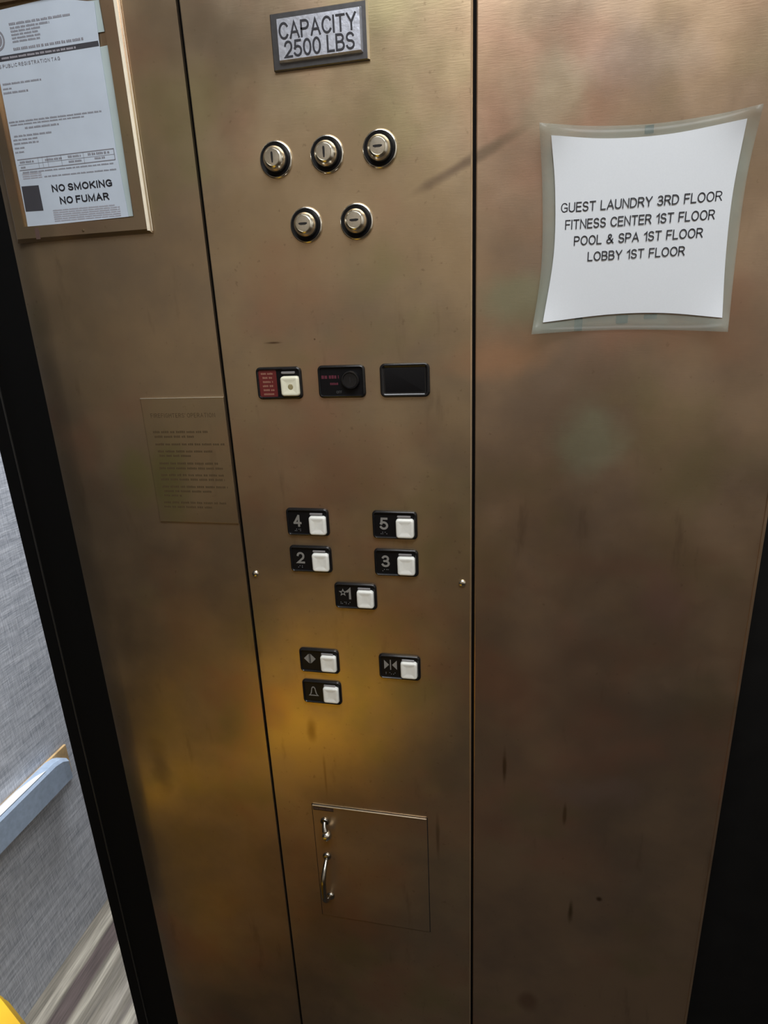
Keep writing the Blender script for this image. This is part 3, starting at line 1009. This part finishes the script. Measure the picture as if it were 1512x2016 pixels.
# ------------------------------------------------------------------ certificate frame and papers
fr = thing('certificate_holder', 'brass certificate holder on the left panel, cut off by the top edge', 'frame', (0, 0, 0))
FX0, FX1, FZ0, FZ1 = -0.5255, -0.3665, 0.0908, 0.345
bm = bmesh.new()
ox0, ox1, oz0, oz1 = W(FX0, 0).x, W(FX1, 0, 0.003).x, W(0, FZ0, 0.002).z, W(0, FZ1).z
ix0, ix1, iz0, iz1 = -0.5125, -0.3800, EYE+0.1045, EYE+0.300
out = [(ox0, oz0), (ox1, oz0), (ox1, oz1), (ox0, oz1)]
inn = [(ix0, iz0), (ix1, iz0), (ix1, iz1), (ix0, iz1)]


def shrink(ps, d):
    cx = sum(p[0] for p in ps)/4
    cz = sum(p[1] for p in ps)/4
    return [(p[0]-math.copysign(d, p[0]-cx), p[1]-math.copysign(d, p[1]-cz)) for p in ps]


loft(bm, [[(x, 0.0, z) for x, z in out], [(x, -0.0025, z) for x, z in out], [(x, -0.0055, z) for x, z in shrink(out, 0.0035)],
          [(x, -0.0055, z) for x, z in shrink(inn, -0.001)], [(x, -0.0045, z) for x, z in inn], [(x, 0.0, z) for x, z in inn]], False)
mesh_obj('frame_border', bm, M_panel_l, fr)
mesh_obj('glint_strip', wedge(ox1-0.0034, ox1+0.0004, -0.0059, -0.0015, oz0+0.002, oz1), M_edge, fr)['label'] = 'right edge bevel tinted pale for its glint'  # frame bevel made pale so the glint sits in its colour
mesh_obj('backing_sheet', box((ix0-0.002, -0.0008, iz0-0.002), (ix1+0.002, -0.0002, iz1+0.01)), M_panel_l, fr)
c = W(-0.4455, 0.0982, 0.0055)
mesh_obj('screw', lathe(bmesh.new(), (c.x, c.z), [(0.0016, 0.0054), (0.0012, 0.0060), (0.0005, 0.0062)], 12), M_engr, fr)
mesh_obj('stain_strip', box((-0.4990, -0.0057, EYE+0.0925), (-0.4940, -0.0052, EYE+0.1035)), simple('brown_stain', (0.10, 0.06, 0.05), 0.6), fr)


def sheet_poly(pts, h, t=0.0004):
    ps = [W(x, z, h) for x, z in pts]
    return loft(bmesh.new(), [[(p.x, -h, p.z) for p in ps], [(p.x, -h-t, p.z) for p in ps]], True, True)


bk = mesh_obj('backing_paper', sheet_poly([(-0.5110, 0.1062), (-0.3848, 0.1078), (-0.3836, 0.2550), (-0.3930, 0.2545), (-0.3930, 0.2660), (-0.3852, 0.2660), (-0.3860, 0.2908), (-0.5000, 0.2960)], 0.0014), M_cert2)
tag(bk, 'pale green-grey sheet behind the lift certificate, showing at its right edge', 'paper')
cert = thing('certificate', 'printed lift certificate with NO SMOKING NO FUMAR inside the brass holder', 'certificate', (0, 0, 0))
mesh_obj('printed_sheet', sheet_poly([(-0.5105, 0.1058), (-0.3900, 0.1076), (-0.3925, 0.1700), (-0.3925, 0.2580), (-0.3910, 0.2900), (-0.4353, 0.2985), (-0.5020, 0.2955), (-0.5090, 0.2394)], 0.0022), M_cert, cert)
HC = 0.0028


def quad_part(name, pts, h, mat, par):
    ps = [W(x, z, h) for x, z in pts]
    return mesh_obj(name, loft(bmesh.new(), [[(p.x, -h+0.0001, p.z) for p in ps], [(p.x, -h, p.z) for p in ps]], True), mat, par)


quad_part('header_band', [(-0.5095, 0.2548), (-0.3933, 0.2557), (-0.3937, 0.2599), (-0.5090, 0.2595)], HC, M_band, cert)
quad_part('black_square', [(-0.5097, 0.1208), (-0.4882, 0.1204), (-0.4883, 0.1442), (-0.5089, 0.1446)], HC, M_band, cert)
bm = bmesh.new()
lathe(bm, (W(-0.5035, 0, HC).x, W(0, 0.2725, HC).z), [(0.0090, HC-0.0001), (0.0090, HC), (0.0072, HC), (0.0072, HC-0.0001)], 24, False)
lathe(bm, (W(-0.5035, 0, HC).x, W(0, 0.2725, HC).z), [(0.0060, HC-0.0001), (0.0060, HC)], 24)
mesh_obj('printed_seal', bm, M_ink2, cert)
tx('lettering', 'NO SMOKING', -0.4733, -0.4030, 0.1365, 0.1432, HC, M_ink, cert, bold=0.21, gap=0.10, space=0.40, thick=0.00005)
tx('lettering', 'NO FUMAR', -0.4664, -0.4090, 0.1247, 0.1315, HC, M_ink, cert, bold=0.21, gap=0.10, space=0.40, thick=0.00005)
tx('registration_lettering', "'S PUBLIC REGISTRATION TAG", -0.5080, -0.4374, 0.2492, 0.2522, HC, M_ink2, cert, bold=0.15, thick=0.00005)
bm = bmesh.new()
rnd = random.Random(5)
for x0, x1, z, ht in ((-.4865, -.4186, .2838, .0020), (-.4860, -.4420, .2806, .0018), (-.4860, -.4520, .2778, .0017), (-.4860, -.4560, .2750, .0016),
                      (-.4860, -.4540, .2722, .0016), (-.4860, -.4550, .2694, .0016), (-.4868, -.4084, .2634, .0023),
                      (-.5068, -.4618, .2358, .0016), (-.5075, -.4960, .2318, .0014), (-.5078, -.4787, .2283, .0017),
                      (-.5085, -.4018, .2028, .0015), (-.5073, -.4219, .2002, .0013), (-.4911, -.4512, .1965, .0017), (-.5057, -.4615, .1902, .0017),
                      (-.5074, -.4780, .1868, .0016), (-.5074, -.4780, .1835, .0016), (-.5076, -.4960, .1795, .0014), (-.5080, -.4975, .1758, .0014),
                      (-.5050, -.4880, .1665, .0020), (-.4750, -.4550, .1665, .0020), (-.4480, -.4330, .1670, .0020), (-.4250, -.4000, .1672, .0022),
                      (-.5050, -.4980, .1618, .0018), (-.4480, -.4330, .1625, .0018), (-.4180, -.4060, .1630, .0018),
                      (-.5041, -.3967, .1570, .0013), (-.4793, -.3957, .1515, .0013)):
    dashes(bm, x0, x1, z, ht, HC, rnd, 0.003, 0.010, 0.0008)
mesh_obj('fine_print', bm, M_ink2, cert)['kind'] = 'stuff'
bm = bmesh.new()
for i in range(6):
    dashes(bm, -0.4770, -0.3985 if i else -0.404, 0.1195-i*0.0020, 0.0012, HC, rnd, 0.006, 0.012, 0.0006)
for i in range(3):
    dashes(bm, -0.5050, -0.4820, 0.1555-i*0.0020, 0.0012, HC, rnd, 0.006, 0.012, 0.0006)
for i in range(4):   # pale band lettering inside the header
    dashes(bm, -0.5020, -0.4180, 0.2573, 0.0018, HC+0.0001, rnd, 0.003, 0.009, 0.001) if i == 0 else None
mesh_obj('pale_print', bm, M_ink3, cert)['kind'] = 'stuff'
bm = bmesh.new()


def rule(x0, z0, x1, z1, t=0.0004):
    if abs(x1-x0) > abs(z1-z0):
        pp = [(x0, z0-t), (x1, z1-t), (x1, z1+t), (x0, z0+t)]
    else:
        pp = [(x0-t, z0), (x0+t, z0), (x1+t, z1), (x1-t, z1)]
    ps = [W(x, z, HC) for x, z in pp]
    bm.faces.new([bm.verts.new((p.x, -HC, p.z)) for p in ps])


rule(-0.5075, 0.1690, -0.3953, 0.1697)
rule(-0.5070, 0.1592, -0.3953, 0.1600)
rule(-0.5070, 0.1642, -0.3953, 0.1648, 0.00015)
rule(-0.3953, 0.1598, -0.3953, 0.1700)
for x in (-0.4830, -0.4780, -0.4720, -0.4560, -0.4300):
    rule(x, 0.1595, x, 0.1695, 0.0002)
mesh_obj('table_rules', bm, M_ink2, cert)

# ------------------------------------------------------------------ laminated notice
nt_ = thing('laminated_notice', 'white laminated notice listing laundry, fitness, pool and lobby floors, corners curling', 'notice', (0, 0, 0))


def curve(pts, u):
    """smooth curve through 4-5 samples (Catmull-Rom)"""
    n = len(pts) - 1
    t = u * n
    i = min(int(t), n - 1)
    f = t - i
    P = lambda k: Vector(pts[max(0, min(n, k))])
    p0, p1, p2, p3 = P(i-1), P(i), P(i+1), P(i+2)
    if i == 0:
        p0 = 2*p1 - p2
    if i == n - 1:
        p3 = 2*p2 - p1
    return 0.5*((2*p1) + (p2-p0)*f + (2*p0-5*p1+4*p2-p3)*f*f + (3*p1-p0-3*p2+p3)*f**3)


def lift(x, z):
    u = abs((x - 0.104)/0.083)
    v = abs((z - 0.062)/0.088)
    return 0.0022 + 0.012*min(1.3, u)**4*min(1.3, v)**4 + 0.0015*min(1.3, u)**4


def coons(Lc, Rc, Tc, Bc, nu, nv, dh, thick):
    """a bowed sheet between four edge curves given on the wall plane (L,R top->bottom; T,B left->right)"""
    bm = bmesh.new()
    g = []
    for j in range(nv + 1):
        v = j/nv
        row = []
        for i in range(nu + 1):
            u = i/nu
            p = (curve(Lc, v)*(1-u) + curve(Rc, v)*u + curve(Tc, u)*(1-v) + curve(Bc, u)*v
                 - (Vector(Tc[0])*(1-u)*(1-v) + Vector(Tc[-1])*u*(1-v) + Vector(Bc[0])*(1-u)*v + Vector(Bc[-1])*u*v))
            h = lift(p.x, p.y) + dh
            row.append(W(p.x, p.y, h))
        g.append(row)
    for off in (0.0, thick):
        G = [[bm.verts.new(p + Vector((0, -off, 0))) for p in row] for row in g]
        for j in range(nv):
            for i in range(nu):
                bm.faces.new((G[j][i], G[j][i+1], G[j+1][i+1], G[j+1][i]))
        if off == 0:
            G0 = G
    for j in range(nv):
        for i in (0, nu):
            bm.faces.new((G0[j][i], G0[j+1][i], G[j+1][i], G[j][i]))
    for i in range(nu):
        for j in (0, nv):
            bm.faces.new((G0[j][i], G0[j][i+1], G[j][i+1], G[j][i]))
    return bm


mm = lambda L: [(x/1000, z/1000) for x, z in L]
fl = dict(Lc=mm([(17.0, 153.2), (21.9, 92.8), (22.7, 33.2), (15.9, -23.0)]),
          Rc=mm([(193.2, 150.0), (187.6, 98.4), (186.8, 37.1), (188.0, -27.0)]),
          Tc=mm([(17.0, 153.2), (60.7, 146.7), (111.6, 143.7), (160.2, 146.0), (193.2, 150.0)]),
          Bc=mm([(15.9, -23.0), (56.5, -21.6), (104.4, -21.9), (153.6, -24.4), (188.0, -27.0)]))
o = mesh_obj('plastic_film', coons(**fl, nu=24, nv=24, dh=-0.0006, thick=0.0002), M_film, nt_, True)
pg = dict(Lc=mm([(27.4, 142.6), (32.6, 98.3), (33.5, 46.1), (26.1, -12.5)]),
          Rc=mm([(182.2, 140.5), (178.1, 87.2), (178.5, 37.5), (181.8, -14.6)]),
          Tc=mm([(27.4, 142.6), (74.2, 136.0), (124.8, 134.9), (182.2, 140.5)]),
          Bc=mm([(26.1, -12.5), (84.0, -7.8), (131.9, -8.4), (181.8, -14.6)]))
shade_auto(mesh_obj('paper_sheet', coons(**pg, nu=24, nv=24, dh=0.0002, thick=0.0005), M_paper, nt_), 40)
HN = 0.0035
for s, x0, x1, z0, z1 in (('GUEST LAUNDRY 3RD FLOOR', 38.2, 170.3, 80.8, 88.6), ('FITNESS CENTER 1ST FLOOR', 42.5, 166.2, 66.7, 74.6),
                          ('POOL & SPA 1ST FLOOR', 50.8, 158.2, 53.0, 60.8), ('LOBBY 1ST FLOOR', 63.4, 145.1, 39.3, 47.0)):
    tx('lettering', s, x0/1000, x1/1000, z0/1000, z1/1000, HN, M_ink, nt_, bold=0.115, gap=0.12, space=0.55, thick=0.0001)
for (x0, x1, z0, z1) in ((55, 62, -21, -9), (92, 102, -16, -9), (116, 127, -13, -9), (104, 111, 137, 143)):
    a, b_ = W(x0/1000, z0/1000, 0.0008), W(x1/1000, z1/1000, 0.0008)
    mesh_obj('tape_patch', box((a.x, -0.0012, a.z), (b_.x, -0.0002, b_.z), 0.0002), M_tape, nt_)

# ------------------------------------------------------------------ yellow bin at the photographer's side
binn = thing('yellow_bin', 'bright yellow plastic bin with a flat lid, in the lower left corner', 'bin', (-0.506, -0.482, 0))
dx, dy = Vector((0.917, -0.400, 0)), Vector((0.400, 0.917, 0))


def bl(u, v, z):
    p = dx*u + dy*v
    return (p.x, p.y, z)


def ring(wd, dp, r, z):
    return [bl(x, y, z) for x, y in rr(wd, dp, r, 5)]


BH = 0.557
bm = bmesh.new()
loft(bm, [ring(0.43, 0.38, 0.03, 0.06), ring(0.48, 0.43, 0.025, BH-0.03), ring(0.46, 0.41, 0.02, BH-0.03), ring(0.41, 0.36, 0.03, 0.075)], True, True)
mesh_obj('bin_body', bm, M_yellow, binn)
bm = bmesh.new()
loft(bm, [ring(0.482, 0.432, 0.022, BH-0.05), ring(0.502, 0.452, 0.022, BH-0.045), ring(0.506, 0.456, 0.024, BH-0.006), ring(0.500, 0.450, 0.022, BH), ring(0.470, 0.420, 0.02, BH), ring(0.465, 0.415, 0.02, BH-0.03)], False)
shade_auto(mesh_obj('bin_rim', bm, M_yellowd, binn), 50)
bm = bmesh.new()
loft(bm, [ring(0.492, 0.442, 0.020, BH+0.0005), ring(0.496, 0.446, 0.022, BH+0.012), ring(0.488, 0.438, 0.020, BH+0.021), ring(0.41, 0.36, 0.02, BH+0.023)], True, True)
shade_auto(mesh_obj('bin_lid', bm, M_yellow, binn), 50)
bm = bmesh.new()
loft(bm, [[bl(x - 0.130, y - 0.002, z) for x, y in rr(wd, dp, 0.02, 5)] for wd, dp, z in ((0.19, 0.39, BH+0.020), (0.19, 0.39, BH+0.026), (0.18, 0.38, BH+0.029))], True, True)
shade_auto(mesh_obj('lid_glow_mask', bm, M_black, binn), 50)  # black flap added to cut the lid's reflected glow on the left
for u in (-0.15, 0.15):
    for v in (-0.13, 0.13):
        c = Vector(bl(u, v, 0.03))
        bm = bmesh.new()
        bmesh.ops.create_cone(bm, segments=18, radius1=0.03, radius2=0.03, depth=0.022, cap_ends=True, matrix=Matrix.Translation(c) @ Matrix.Rotation(math.radians(90), 4, 'X'))
        mesh_obj('wheel', bm, M_rubber, binn)
        add = box((c.x-0.006, c.y-0.016, 0.02), (c.x+0.006, c.y+0.016, 0.064))
        mesh_obj('wheel_fork', add, M_nickel, binn)
